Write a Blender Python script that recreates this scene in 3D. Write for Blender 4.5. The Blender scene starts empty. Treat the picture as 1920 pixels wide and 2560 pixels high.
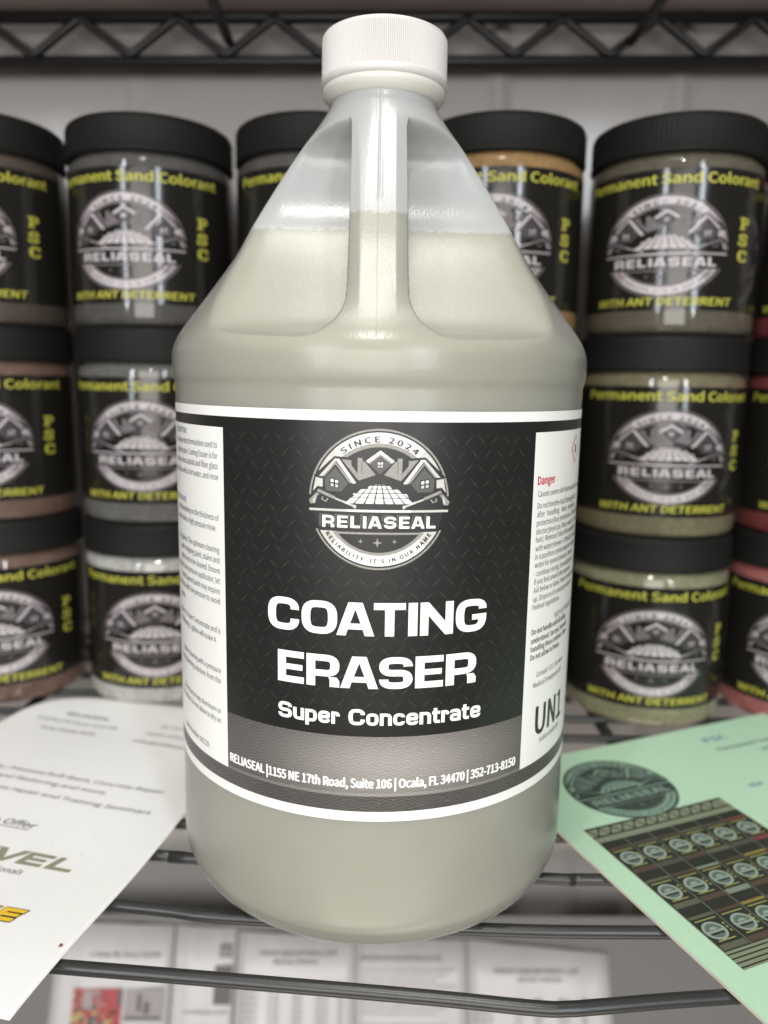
import bpy, bmesh, math, random
from mathutils import Vector, Matrix
random.seed(4)
MM = 0.001
scn = bpy.context.scene
col = scn.collection
R = math.radians

# ------------------------------------------------------------------ camera
# scene frame: x right, y away from the viewer, z up, shelf top at z = 0 (mm, scaled to metres)
F_PX, PITCH, ROLL, YAW = 1958.65, 0.1646, 0.0178, 0.0172
CAM = Vector((-2.604, -305.48, 188.665))
fwd = Vector((math.sin(YAW)*math.cos(PITCH), math.cos(YAW)*math.cos(PITCH), -math.sin(PITCH)))
r0 = Vector((math.cos(YAW), -math.sin(YAW), 0)); u0 = r0.cross(fwd)
rt = math.cos(ROLL)*r0 + math.sin(ROLL)*u0
up = -math.sin(ROLL)*r0 + math.cos(ROLL)*u0
cd = bpy.data.cameras.new('camera'); cam = bpy.data.objects.new('camera', cd); col.objects.link(cam)
m = Matrix((rt, up, -fwd)).transposed().to_4x4(); m.translation = CAM*MM; cam.matrix_world = m
cd.sensor_fit = 'HORIZONTAL'; cd.sensor_width = 36.0; cd.lens = 36.0*F_PX/1920.0
cd.clip_start = 0.01; cd.clip_end = 20
cd.dof.use_dof = True; cd.dof.focus_distance = 0.248; cd.dof.aperture_fstop = cd.lens/3.9
scn.camera = cam

# ------------------------------------------------------------------ world and lamps (indoor, lit from above and in front)
w = bpy.data.worlds.new('World'); scn.world = w; w.use_nodes = True
bg = w.node_tree.nodes['Background']; bg.inputs[0].default_value = (0.95, 0.93, 0.90, 1); bg.inputs[1].default_value = 0.10
def area(name, loc, target, sx, sy, power, colr=(1, .97, .93), shape='RECTANGLE'):
    l = bpy.data.lights.new(name, 'AREA'); l.shape = shape; l.size = sx; l.size_y = sy; l.energy = power; l.color = colr
    o = bpy.data.objects.new(name, l); col.objects.link(o); o.location = loc
    d = Vector(target) - Vector(loc); o.rotation_euler = d.to_track_quat('-Z', 'Y').to_euler()
    return o
area('ceiling_light', (-0.03, -0.17, 1.35), (0, -0.10, 0.1), 0.26, 0.50, 7.4)
area('ceiling_lamp', (-0.09, -1.05, 1.42), (0, 0, 0.15), 0.085, 0.085, 11, shape='DISK')
area('window_light', (-0.85, -1.5, 0.62), (0, 0.05, 0.1), 0.09, 1.1, 11, (0.90, 0.95, 1))
area('tall_window_light', (0.62, -1.6, 0.62), (0, 0.05, 0.1), 0.11, 1.1, 12, (0.88, 0.94, 1))
area('room_light', (-0.12, -1.6, 0.32), (0, 0.0, 0.0), 0.85, 0.75, 13.8, (1, .955, .90))
area('low_fill_light', (0.05, -0.75, -0.95), (0, 0.2, -0.2), 1.0, 0.6, 7.5, (1, .89, .76))  # added unseen fill from below, brightens the lower wall, leaflets and jug base
scn.view_settings.view_transform = 'Standard'; scn.view_settings.look = 'None'
scn.view_settings.exposure = 0.0; scn.view_settings.gamma = 1
scn.cycles.use_denoising = True
scn.cycles.max_bounces = 8; scn.cycles.transparent_max_bounces = 12

# ------------------------------------------------------------------ materials
def lin(c):
    return tuple(((x/255)/12.92 if x/255 <= .04045 else ((x/255+.055)/1.055)**2.4) for x in c)
MATS = {}
def mat(name, rgb, rough=.5, metal=0, coat=0, noise=0, nscale=300, bump=0, bscale=900, spec=.5, sss=0, coat_rough=.08):
    if name in MATS: return MATS[name]
    mt = bpy.data.materials.new(name); mt.use_nodes = True; nt = mt.node_tree; b = nt.nodes['Principled BSDF']
    b.inputs['Base Color'].default_value = (*rgb, 1); b.inputs['Roughness'].default_value = rough
    b.inputs['Metallic'].default_value = metal; b.inputs['Coat Weight'].default_value = coat
    b.inputs['Coat Roughness'].default_value = coat_rough
    b.inputs['Specular IOR Level'].default_value = spec
    if sss:
        b.inputs['Subsurface Weight'].default_value = sss; b.inputs['Subsurface Radius'].default_value = (.008, .008, .006)
        b.inputs['Subsurface Scale'].default_value = 2.5 if name == 'pale_green_liquid' else 1.0
    tc = nt.nodes.new('ShaderNodeTexCoord')
    if noise:
        n = nt.nodes.new('ShaderNodeTexNoise'); n.inputs['Scale'].default_value = nscale; n.inputs['Detail'].default_value = 6
        nt.links.new(tc.outputs['Object'], n.inputs['Vector'])
        r = nt.nodes.new('ShaderNodeMapRange'); r.inputs['From Min'].default_value = .3; r.inputs['From Max'].default_value = .7
        r.inputs['To Min'].default_value = 1-noise; r.inputs['To Max'].default_value = 1+noise
        nt.links.new(n.outputs['Fac'], r.inputs['Value'])
        mx = nt.nodes.new('ShaderNodeVectorMath'); mx.operation = 'SCALE'; mx.inputs[0].default_value = rgb
        nt.links.new(r.outputs[0], mx.inputs['Scale']); nt.links.new(mx.outputs[0], b.inputs['Base Color'])
    if bump:
        n = nt.nodes.new('ShaderNodeTexNoise'); n.inputs['Scale'].default_value = bscale; n.inputs['Detail'].default_value = 4
        nt.links.new(tc.outputs['Object'], n.inputs['Vector'])
        bp = nt.nodes.new('ShaderNodeBump'); bp.inputs['Strength'].default_value = bump; bp.inputs['Distance'].default_value = .0004
        nt.links.new(n.outputs['Fac'], bp.inputs['Height']); nt.links.new(bp.outputs[0], b.inputs['Normal'])
    MATS[name] = mt; return mt

white_ink = mat('white_ink', (.84, .84, .81), .38)
label_white = mat('label_white', (.80, .80, .77), .33, noise=.02, nscale=60, bump=.5, bscale=45)
label_black = mat('label_black', (.013, .013, .012), .36, noise=.12, nscale=90, spec=.45, bump=.5, bscale=45)
black_ink = mat('black_ink', (.018, .018, .018), .4)
plate_ink = mat('diamond_plate_ink', (.048, .047, .044), .36)
light_grey_ink = mat('light_grey_ink', (.52, .51, .47), .4, noise=.12, nscale=1500)
mid_grey_ink = mat('mid_grey_ink', (.27, .26, .235), .4, noise=.2, nscale=1800)
dark_grey_ink = mat('dark_grey_ink', (.085, .083, .078), .4)
red_ink = mat('red_ink', (.55, .03, .05), .4)
text_grey = mat('small_text_ink', (.10, .10, .10), .5)
yellow_ink = mat('yellow_ink', (.44, .43, .06), .45, spec=.3)
jar_logo_light = mat('jar_logo_light', (.36, .31, .325), .45, spec=.3)
jar_logo_white = mat('jar_logo_white', (.50, .455, .465), .45, spec=.3)
jar_logo_mid = mat('jar_logo_mid', (.14, .12, .125), .45, spec=.3)
jar_logo_dark = mat('jar_logo_dark', (.05, .045, .046), .45, spec=.3)
jar_label = mat('jar_label_black', (.012, .011, .009), .15, spec=.5, bump=.3, bscale=60)
lid_black = mat('lid_black', (.007, .007, .0065), .6, spec=.2, bump=.2, bscale=500)
wire_black = mat('wire_black', (.024, .025, .024), .33, spec=.5, bump=.12, bscale=500)
truss_black = mat('truss_black', (.010, .009, .009), .45)

# herringbone print at the foot of the label: own UV in mm
def herring():
    mt = bpy.data.materials.new('herringbone_print'); mt.use_nodes = True; nt = mt.node_tree; b = nt.nodes['Principled BSDF']
    N = nt.nodes.new; L = nt.links.new
    uv = N('ShaderNodeUVMap'); uv.uv_map = 'mm'
    sp = N('ShaderNodeSeparateXYZ'); L(uv.outputs[0], sp.inputs[0])
    def mth(op, a, bb=None, c=None):
        n = N('ShaderNodeMath'); n.operation = op
        for i, v in enumerate((a, bb, c)):
            if v is None: continue
            if isinstance(v, (int, float)): n.inputs[i].default_value = v
            else: L(v, n.inputs[i])
        return n.outputs[0]
    nz = N('ShaderNodeTexNoise'); nz.inputs['Scale'].default_value = .5; L(uv.outputs[0], nz.inputs['Vector'])
    u = mth('ADD', sp.outputs[0], mth('MULTIPLY', nz.outputs['Fac'], 1.6))
    zig = mth('PINGPONG', u, 2.3)
    v = mth('ADD', mth('MULTIPLY', sp.outputs[1], .92), mth('MULTIPLY', zig, .42))
    v = mth('ADD', v, mth('MULTIPLY', nz.outputs['Fac'], 1.6))
    fr = mth('FRACT', v)
    line = mth('LESS_THAN', fr, .26)
    nz2 = N('ShaderNodeTexNoise'); nz2.inputs['Scale'].default_value = 1.1; L(uv.outputs[0], nz2.inputs['Vector'])
    line = mth('MULTIPLY', line, mth('MULTIPLY', nz2.outputs['Fac'], 1.5))
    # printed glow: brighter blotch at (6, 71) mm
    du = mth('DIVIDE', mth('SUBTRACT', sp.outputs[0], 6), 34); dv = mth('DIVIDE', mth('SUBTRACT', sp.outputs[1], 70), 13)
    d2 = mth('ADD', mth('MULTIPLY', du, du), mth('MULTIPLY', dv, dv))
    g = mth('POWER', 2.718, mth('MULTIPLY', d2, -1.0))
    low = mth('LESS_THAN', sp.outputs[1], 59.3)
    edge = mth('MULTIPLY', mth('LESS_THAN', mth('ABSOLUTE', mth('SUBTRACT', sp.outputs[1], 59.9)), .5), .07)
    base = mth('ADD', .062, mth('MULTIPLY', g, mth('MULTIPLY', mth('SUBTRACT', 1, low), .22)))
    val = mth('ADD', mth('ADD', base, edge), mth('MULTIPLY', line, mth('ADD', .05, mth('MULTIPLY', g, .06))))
    cb = N('ShaderNodeCombineXYZ'); L(val, cb.inputs[0]); L(mth('MULTIPLY', val, .93), cb.inputs[1]); L(mth('MULTIPLY', val, .87), cb.inputs[2])
    L(cb.outputs[0], b.inputs['Base Color']); b.inputs['Roughness'].default_value = .36
    return mt
herringbone = herring()

# frosted polyethylene: diffuse + translucent film that lets part of the light straight through; where the liquid wets its
# inner face (below 242 mm) the film scatters less
def hdpe(name, wet, wet_clear, dry, dry_clear, rough=.26, bump=.1):
    mt = bpy.data.materials.new(name); mt.use_nodes = True; nt = mt.node_tree; N = nt.nodes.new; L = nt.links.new
    b = nt.nodes['Principled BSDF']; out = nt.nodes['Material Output']
    b.inputs['Roughness'].default_value = .6; b.inputs['Specular IOR Level'].default_value = 0
    tr = N('ShaderNodeBsdfTranslucent'); tp = N('ShaderNodeBsdfTransparent'); tc = N('ShaderNodeTexCoord')
    def noise(scale, det=5, vec=None):
        n = N('ShaderNodeTexNoise'); n.inputs['Scale'].default_value = scale; n.inputs['Detail'].default_value = det; L(vec or tc.outputs['Object'], n.inputs['Vector']); return n.outputs['Fac']
    def rng(v, a0, a1, b0, b1):
        r = N('ShaderNodeMapRange'); r.inputs['From Min'].default_value = a0; r.inputs['From Max'].default_value = a1; r.inputs['To Min'].default_value = b0; r.inputs['To Max'].default_value = b1
        L(v, r.inputs['Value']); return r.outputs[0]
    sp = N('ShaderNodeSeparateXYZ'); L(tc.outputs['Object'], sp.inputs[0])
    ad = N('ShaderNodeMath'); ad.operation = 'ADD'; L(sp.outputs[2], ad.inputs[0]); L(rng(noise(420, 4), .35, .65, -.0005, .0005), ad.inputs[1])
    lev = rng(ad.outputs[0], .2406, .2419, 0, 1)
    mx = N('ShaderNodeMix'); mx.data_type = 'RGBA'; mx.inputs[6].default_value = (*wet, 1); mx.inputs[7].default_value = (*dry, 1); L(lev, mx.inputs[0])
    sc_ = N('ShaderNodeVectorMath'); sc_.operation = 'SCALE'; L(mx.outputs[2], sc_.inputs[0]); L(rng(noise(38, 7), .3, .7, .95, 1.04), sc_.inputs['Scale'])
    L(sc_.outputs[0], b.inputs['Base Color']); L(sc_.outputs[0], tr.inputs[0])
    m1 = N('ShaderNodeMixShader'); m1.inputs[0].default_value = .42; L(b.outputs[0], m1.inputs[1]); L(tr.outputs[0], m1.inputs[2])
    m2 = N('ShaderNodeMixShader'); L(rng(lev, 0, 1, wet_clear, dry_clear), m2.inputs[0]); L(m1.outputs[0], m2.inputs[1]); L(tp.outputs[0], m2.inputs[2])
    gl = N('ShaderNodeBsdfGlossy'); gl.inputs['Roughness'].default_value = rough
    fr = N('ShaderNodeFresnel'); fr.inputs['IOR'].default_value = 1.5
    m3 = N('ShaderNodeMixShader'); L(fr.outputs[0], m3.inputs[0]); L(m2.outputs[0], m3.inputs[1]); L(gl.outputs[0], m3.inputs[2]); L(m3.outputs[0], out.inputs[0])
    mp = N('ShaderNodeMapping'); mp.inputs['Scale'].default_value = (1, 1, .45); L(tc.outputs['Object'], mp.inputs[0])
    bp = N('ShaderNodeBump'); bp.inputs['Strength'].default_value = bump; bp.inputs['Distance'].default_value = .0003
    L(noise(1400, 3, mp.outputs[0]), bp.inputs['Height']); L(bp.outputs[0], b.inputs['Normal']); L(bp.outputs[0], gl.inputs['Normal']); L(bp.outputs[0], fr.inputs['Normal'])
    return mt
jug_plastic = hdpe('frosted_jug_plastic', (.615, .62, .575), .46, (.65, .66, .655), .11, bump=.2)
liquid_mat = mat('pale_green_liquid', (.47, .445, .30), .5, spec=.1, sss=1.0)
cap_plastic = mat('cap_plastic', (.60, .585, .565), .34, sss=.05)
ring_plastic = mat('ring_plastic', (.66, .65, .58), .35, sss=.25)

# ------------------------------------------------------------------ mesh helpers
def obj(name, bm, mats, parent=None, smooth=True, angle=None):
    me = bpy.data.meshes.new(name)
    for v in bm.verts: v.co *= MM
    bm.to_mesh(me); bm.free()
    for mt in (mats if isinstance(mats, (list, tuple)) else [mats]): me.materials.append(mt)
    if smooth:
        me.polygons.foreach_set('use_smooth', [True]*len(me.polygons))
        if angle: me.set_sharp_from_angle(angle=R(angle))
    o = bpy.data.objects.new(name, me); col.objects.link(o); o.parent = parent
    return o
def tag(o, label=None, cat=None, group=None, kind=None):
    if label: o['label'] = label
    if cat: o['category'] = cat
    if group: o['group'] = group
    if kind: o['kind'] = kind
    return o
def empty(name, loc=(0, 0, 0), rz=0):
    o = bpy.data.objects.new(name, None); col.objects.link(o); o.empty_display_size = .02
    o.location = Vector(loc)*MM; o.rotation_euler = (0, 0, rz); return o
def lathe(prof, seg=96, cap_bottom=False, cap_top=False, bm=None, rfun=None):
    bm = bm or bmesh.new(); rows = []
    for (r, z) in prof:
        row = []
        for i in range(seg):
            a = 2*math.pi*i/seg; rr = r if rfun is None else rfun(r, z, i)
            row.append(bm.verts.new((rr*math.sin(a), -rr*math.cos(a), z)))
        rows.append(row)
    for a, b in zip(rows, rows[1:]):
        for i in range(seg):
            j = (i+1) % seg; bm.faces.new((a[i], a[j], b[j], b[i]))
    if cap_bottom: bm.faces.new(rows[0][::-1])
    if cap_top: bm.faces.new(rows[-1])
    return bm
def tube(pts, rad, seg=12, bm=None):
    bm = bm or bmesh.new(); pts = [Vector(p) for p in pts]; rows = []
    for i, p in enumerate(pts):
        t = (pts[min(i+1, len(pts)-1)]-pts[max(i-1, 0)]).normalized()
        a = Vector((0, 0, 1)) if abs(t.z) < .9 else Vector((0, 1, 0))
        n1 = t.cross(a).normalized(); n2 = n1.cross(t)
        rows.append([bm.verts.new(p+rad*(math.cos(2*math.pi*k/seg)*n1+math.sin(2*math.pi*k/seg)*n2)) for k in range(seg)])
    for a, b in zip(rows, rows[1:]):
        for k in range(seg):
            j = (k+1) % seg; bm.faces.new((a[k], a[j], b[j], b[k]))
    bm.faces.new(rows[0][::-1]); bm.faces.new(rows[-1])
    bmesh.ops.recalc_face_normals(bm, faces=bm.faces)
    return bm
def smooth_pts(pts, n=6):
    # Catmull-Rom through the points
    P = [Vector(p) for p in pts]; out = []
    for i in range(len(P)-1):
        a, b, c, d = P[max(i-1, 0)], P[i], P[i+1], P[min(i+2, len(P)-1)]
        for k in range(n):
            t = k/n
            out.append(.5*((2*b)+(c-a)*t+(2*a-5*b+4*c-d)*t*t+(3*b-a-3*c+d)*t**3))
    out.append(P[-1]); return out
def box(bm, x0, x1, y0, y1, z0, z1):
    v = [bm.verts.new((x, y, z)) for z in (z0, z1) for y in (y0, y1) for x in (x0, x1)]
    for f in ((0, 2, 3, 1), (4, 5, 7, 6), (0, 1, 5, 4), (2, 6, 7, 3), (0, 4, 6, 2), (1, 3, 7, 5)): bm.faces.new([v[i] for i in f])
    return bm

# ------------------------------------------------------------------ flat print: 2-D shapes gathered by ink and layer
FONT = None
try:
    import os
    _fp = os.path.join(bpy.utils.system_resource('DATAFILES', path='fonts'), 'Noto Sans CJK Regular.woff2')   # a typeface that ships with Blender
    FONT = bpy.data.fonts.load(_fp) if os.path.exists(_fp) else None
except Exception: FONT = None
_txt = {}
def text2d(s, bold=0.0, sp=1.0):
    key = (s, bold, sp)
    if key in _txt: return _txt[key]
    c = bpy.data.curves.new('t', 'FONT'); c.body = s; c.size = 1; c.offset = bold*(caph()/.72 if bold else 1)*.9; c.resolution_u = 3; c.fill_mode = 'FRONT'; c.space_character = sp
    if FONT: c.font = FONT
    o = bpy.data.objects.new('t', c); col.objects.link(o)
    me = bpy.data.meshes.new_from_object(o.evaluated_get(bpy.context.evaluated_depsgraph_get()))
    vs = [(v.co.x, v.co.y) for v in me.vertices]; fs = [tuple(p.vertices) for p in me.polygons]
    bpy.data.objects.remove(o); bpy.data.curves.remove(c); bpy.data.meshes.remove(me)
    _txt[key] = (vs, fs); return vs, fs
CAPH = None
def caph():
    global CAPH
    if CAPH is None:
        vs, _ = text2d('H', 0.0); CAPH = max(y for x, y in vs)-min(y for x, y in vs)
    return CAPH
class Print:
    def __init__(s): s.items = []; s.mats = []
    def mi(s, m):
        if m not in s.mats: s.mats.append(m)
        return s.mats.index(m)
    def mesh(s, vs, fs, m, layer=1):
        s.items.append((vs, fs, s.mi(m), layer))
    def poly(s, pts, m, layer=1): s.mesh(list(pts), [tuple(range(len(pts)))], m, layer)
    def rect(s, x0, y0, x1, y1, m, layer=1): s.poly([(x0, y0), (x1, y0), (x1, y1), (x0, y1)], m, layer)
    def strip(s, A, B, m, layer=1):
        n = len(A); s.mesh(list(A)+list(B), [(i, i+1, n+i+1, n+i) for i in range(n-1)], m, layer)
    def arc(s, cx, cy, r0, r1, a0, a1, m, layer=1, n=48, cut=None):
        A = []; B = []
        for i in range(n+1):
            if cut:
                q0, q1 = [math.degrees(math.asin(cut/r_)) for r_ in (r0, r1)]
                aa, ab = R(180+q0+(180-2*q0)*i/n), R(180+q1+(180-2*q1)*i/n)
                A.append((cx+r0*math.cos(aa), cy+r0*math.sin(aa))); B.append((cx+r1*math.cos(ab), cy+r1*math.sin(ab))); continue
            a = R(a0+(a1-a0)*i/n); A.append((cx+r0*math.cos(a), cy+r0*math.sin(a))); B.append((cx+r1*math.cos(a), cy+r1*math.sin(a)))
        s.strip(A, B, m, layer)
    def text(s, body, x, y, h, m, width=None, align='C', bold=0.0, layer=2, sx=1.0, slant=0.0, f=None, sp=1.0):
        if bold and FONT:
            bb = bold*h*.8
            for q, (ax, ay) in enumerate(((-bb, 0), (bb, 0), (0, bb*.6), (0, -bb*.6))):
                g = (lambda X, Y, ax=ax, ay=ay: f(X+ax, Y+ay)) if f else None
                s.text(body, x+ax, y+ay, h, m, width, align, 0, layer+.03*q, sx, slant, g, sp)
            return
        vs, fs = text2d(body, bold, sp)
        if not vs: return
        k = h/caph(); x0 = min(v[0] for v in vs); x1 = max(v[0] for v in vs); W = (x1-x0)*k*sx
        kx = k*sx if width is None else k*sx*width/W
        if width: W = width
        ox = {'C': -W/2, 'L': 0, 'R': -W}[align]
        P = [((v[0]-x0)*kx+ox+slant*v[1]*k, v[1]*k) for v in vs]
        P = [f(*p) for p in P] if f else [(x+p[0], y+p[1]) for p in P]
        s.mesh(P, fs, m, layer)
    def add(s, other, fn, matmap=None, dl=0):
        for vs, fs, mi, layer in other.items:
            mm = other.mats[mi]
            s.mesh([fn(*v) for v in vs], fs, (matmap or {}).get(mm, mm), layer+dl)
    def build(s, name, mapper, parent, step=None, uv=False):
        bm = bmesh.new(); lay = bm.verts.layers.float.new('lay')
        for vs, fs, mi, layer in s.items:
            V = [bm.verts.new((x, y, 0)) for x, y in vs]
            for v in V: v[lay] = layer
            for f in fs:
                try: F = bm.faces.new([V[i] for i in f])
                except ValueError: continue
                F.material_index = mi
        for f in bm.faces:
            f.normal_update()
        bmesh.ops.reverse_faces(bm, faces=[f for f in bm.faces if f.normal.z < 0])
        if step:
            xs = [v.co.x for v in bm.verts]; x = math.floor(min(xs)/step)*step+step*.5; x1 = max(xs)
            while x < x1:
                bmesh.ops.bisect_plane(bm, geom=bm.verts[:]+bm.edges[:]+bm.faces[:], dist=1e-6, plane_co=(x, 0, 0), plane_no=(1, 0, 0)); x += step
        if uv:
            ul = bm.loops.layers.uv.new('mm')
            for f in bm.faces:
                for l in f.loops: l[ul].uv = (l.vert.co.x, l.vert.co.y)
        for v in bm.verts: v.co = Vector(mapper(v.co.x, v.co.y, v[lay]))
        return obj(name, bm, s.mats, parent, smooth=False)
def cyl(Rc, off=.035):
    return lambda u, v, l: ((Rc+off*l)*math.sin(u/Rc), -(Rc+off*l)*math.cos(u/Rc), v)

# ------------------------------------------------------------------ square-shouldered bold lettering (strokes with fillets)
def fillet(pts, n=7):
    """rounded path: list of (x, y, corner, dx, dy); the corner and its inward direction bound the inner edge"""
    out = []
    for i, p in enumerate(pts):
        x, y, r = p
        if r <= 0 or i in (0, len(pts)-1): out.append((x, y, None, 0, 0)); continue
        a = Vector(pts[i-1][:2])-Vector((x, y)); b = Vector(pts[i+1][:2])-Vector((x, y))
        ra = min(r, a.length*(.98 if i-1 == 0 else .5)); rb = min(r, b.length*(.98 if i+1 == len(pts)-1 else .5)); a.normalize(); b.normalize()
        d = a+b; p0 = Vector((x, y))+a*ra; p2 = Vector((x, y))+b*rb; c = Vector((x, y))
        for k in range(n+1):
            t = k/n
            q = p0*(1-t)**3+(p0*.28+c*.72)*3*t*(1-t)**2+(p2*.28+c*.72)*3*t*t*(1-t)+p2*t**3
            out.append((q.x, q.y, (x, y), 1 if d.x > 0 else -1, 1 if d.y > 0 else -1))
    return out
def stroke(P, pts, sh, sv, m, layer, f, closed=False):
    q = fillet(pts)
    if closed: q = q[:-1]
    A = []; B = []; n = len(q)
    for i in range(n):
        if closed: a, b = q[(i-1) % n], q[(i+1) % n]
        else: a, b = q[max(i-1, 0)], q[min(i+1, n-1)]
        t = Vector((b[0]-a[0], b[1]-a[1])); t.normalize()
        nx, ny = -t.y, t.x
        hx, hy = nx*sv/2, ny*sh/2
        pr_ = []
        for s_ in (-1, 1):
            x, y = q[i][0]+s_*hx, q[i][1]+s_*hy
            if q[i][2] is not None:
                cx_, cy_ = q[i][2]; dx, dy = q[i][3], q[i][4]
                if s_*(hx*dx+hy*dy) > 0:        # the inner side: never past the inner corner
                    x = dx*max(dx*x, dx*cx_+sv/2); y = dy*max(dy*y, dy*cy_+sh/2)
            pr_.append(f(x, y))
        A.append(pr_[0]); B.append(pr_[1])
    if closed: A.append(A[0]); B.append(B[0])
    P.strip(A, B, m, layer)
def glyph(P, ch, f, m, layer):
    """draws one bold wide letter (cap height 1), returns its advance width"""
    sh, sv, rr = .205, .295, .36
    h, v = sh/2, sv/2
    def S(pts, closed=False, a=sh, b=sv): stroke(P, pts, a, b, m, layer, f, closed)
    def Q(*pts): P.poly([f(*p) for p in pts], m, layer)
    if ch in 'CG':
        W = 1.12
        if ch == 'C': S([(W-v, .645, 0), (W-v, 1-h, rr), (v, 1-h, rr), (v, h, rr), (W-v, h, rr), (W-v, .365, 0)])
        else:
            S([(W-v, .68, 0), (W-v, 1-h, rr), (v, 1-h, rr), (v, h, rr), (W-v, h, rr), (W-v, .53, 0)])
            Q((.58, .36), (W-sv+.001, .36), (W-sv+.001, .53), (.58, .53))
        return W
    if ch == 'O':
        W = 1.17; S([(W/2, 1-h, 0), (v, 1-h, rr), (v, h, rr), (W-v, h, rr), (W-v, 1-h, rr), (W/2, 1-h, 0)], True); return W
    if ch == 'A':
        W = 1.20; c = W/2
        Q((0, 0), (.30, 0), (.365, .19), (c, .80), (c, 1), (.375, 1)); Q((W, 0), (W-.375, 1), (c, 1), (c, .80), (W-.365, .19), (W-.30, 0))
        Q((.3651, .19), (W-.3651, .19), (W-.4344, .37), (.4344, .37)); return W
    if ch == 'T':
        W = 1.0; Q((0, 1-sh), (W, 1-sh), (W, 1), (0, 1)); Q((W/2-v, 0), (W/2+v, 0), (W/2+v, 1-sh), (W/2-v, 1-sh)); return W
    if ch == 'L':
        W = .84; Q((0, 0), (sv, 0), (sv, 1), (0, 1)); Q((sv, 0), (W, 0), (W, sh), (sv, sh)); return W
    if ch == 'I': Q((0, 0), (sv, 0), (sv, 1), (0, 1)); return sv
    if ch == 'N':
        W = 1.1; Q((0, 0), (.27, 0), (.27, 1), (0, 1)); Q((W-.27, 0), (W, 0), (W, 1), (W-.27, 1))
        Q((.2701, 1), (.2701, .60), (W-.2701, 0), (W-.2701, .40))
        return W
    if ch == 'E':
        W = .92; Q((0, 0), (sv, 0), (sv, 1), (0, 1))
        for y, x in ((0, W), ((1-.18)/2, W-.05), (1-sh, W)): Q((sv, y), (x, y), (x, y+(.18 if 0 < y < .6 else sh)), (sv, y+(.18 if 0 < y < .6 else sh)))
        return W
    if ch == 'R':
        W = 1.08; Q((0, 0), (sv, 0), (sv, 1), (0, 1))
        S([(sv, 1-h, 0), (W-v, 1-h, .3), (W-v, .42, .3), (sv, .42, 0)])
        Q((W-sv-.02, 0), (W, 0), (W, .19), (W-.09, .3074), (W-sv-.06, .3074), (W-sv-.02, .22))
        return W
    if ch == 'S':
        W = 1.06
        S([(W-v, .70, 0), (W-v, 1-h, rr), (v, 1-h, rr), (v, .5, rr*.8), (W-v, .5, rr*.8), (W-v, h, rr), (v, h, rr), (v, .30, 0)]); return W
    # lower case, x-height .74
    X = .76; a, b = .19, .26; h2, v2 = a/2, b/2; r2 = .26
    def s(pts, closed=False): stroke(P, pts, a, b, m, layer, f, closed)
    if ch == 'u':
        W = .82; s([(v2, X, 0), (v2, h2, r2), (W-b, h2, 0)]); Q((W-b, 0), (W, 0), (W, X), (W-b, X)); return W
    if ch == 'n':
        W = .82; Q((0, 0), (b, 0), (b, X), (0, X)); s([(b, X-h2, 0), (W-v2, X-h2, r2), (W-v2, 0, 0)]); return W
    if ch == 'r':
        W = .56; Q((0, 0), (b, 0), (b, X), (0, X)); s([(b, X-h2, 0), (W-v2+.03, X-h2, r2), (W-v2+.03, X-.28, 0)]); return W
    if ch == 'p':
        W = .84; Q((0, -.24), (b, -.24), (b, X), (0, X)); s([(b, X-h2, 0), (W-v2, X-h2, r2), (W-v2, h2, r2), (b, h2, 0)]); return W
    if ch == 'o':
        W = .84; s([(W/2, X-h2, 0), (v2, X-h2, r2), (v2, h2, r2), (W-v2, h2, r2), (W-v2, X-h2, r2), (W/2, X-h2, 0)], True); return W
    if ch == 'e':
        W = .84; s([(b*.9, .385, 0), (W-v2-.02, .385, .02), (W-v2, X-h2, r2), (v2, X-h2, r2), (v2, h2, r2), (W-v2, h2, r2), (W-v2, .24, 0)]); return W
    if ch == 'c':
        W = .80; s([(W-v2, X-.25, 0), (W-v2, X-h2, r2), (v2, X-h2, r2), (v2, h2, r2), (W-v2, h2, r2), (W-v2, .25, 0)]); return W
    if ch == 't':
        W = .56; Q((.08, .2), (.08+b, .2), (.08+b, .95), (.08, .95)); Q((-.02, X-a), (.08, X-a), (.08, X), (-.02, X)); Q((.08+b, X-a), (W, X-a), (W, X), (.08+b, X))
        s([(.08+v2, .2, 0), (.08+v2, h2, .2), (W, h2, 0)]); return W
    if ch == 'a':
        W = .82; s([(v2-.02, X-.2, 0), (v2-.02, X-h2, r2*.7), (W-v2, X-h2, r2), (W-v2, 0, 0)])
        s([(W-b, .40, 0), (v2, .40, .18), (v2, h2, .18), (W-b, h2, 0)]); return W
    return .45
def wide(P, body, cx, y, capheight, width, m, layer=2, gap=.085, halo=None):
    D = Print(); x = 0
    def kern(i): return gap-(.11 if 'A' in body[i:i+2] and body[i:i+2] not in ('AS', 'SA', 'RA') else .06 if 'A' in body[i:i+2] else 0)
    for i, ch in enumerate(body): x += glyph(D, ch, lambda a, b: (a, b), m, 0)+(kern(i) if i < len(body)-1 else gap)
    total = x-gap; k = width/total; x = 0
    for i, ch in enumerate(body):
        ox = cx-width/2+x*k
        x += glyph(P, ch, (lambda a, b, ox=ox: (ox+a*k, y+b*capheight)), m, layer)+kern(i)

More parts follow.
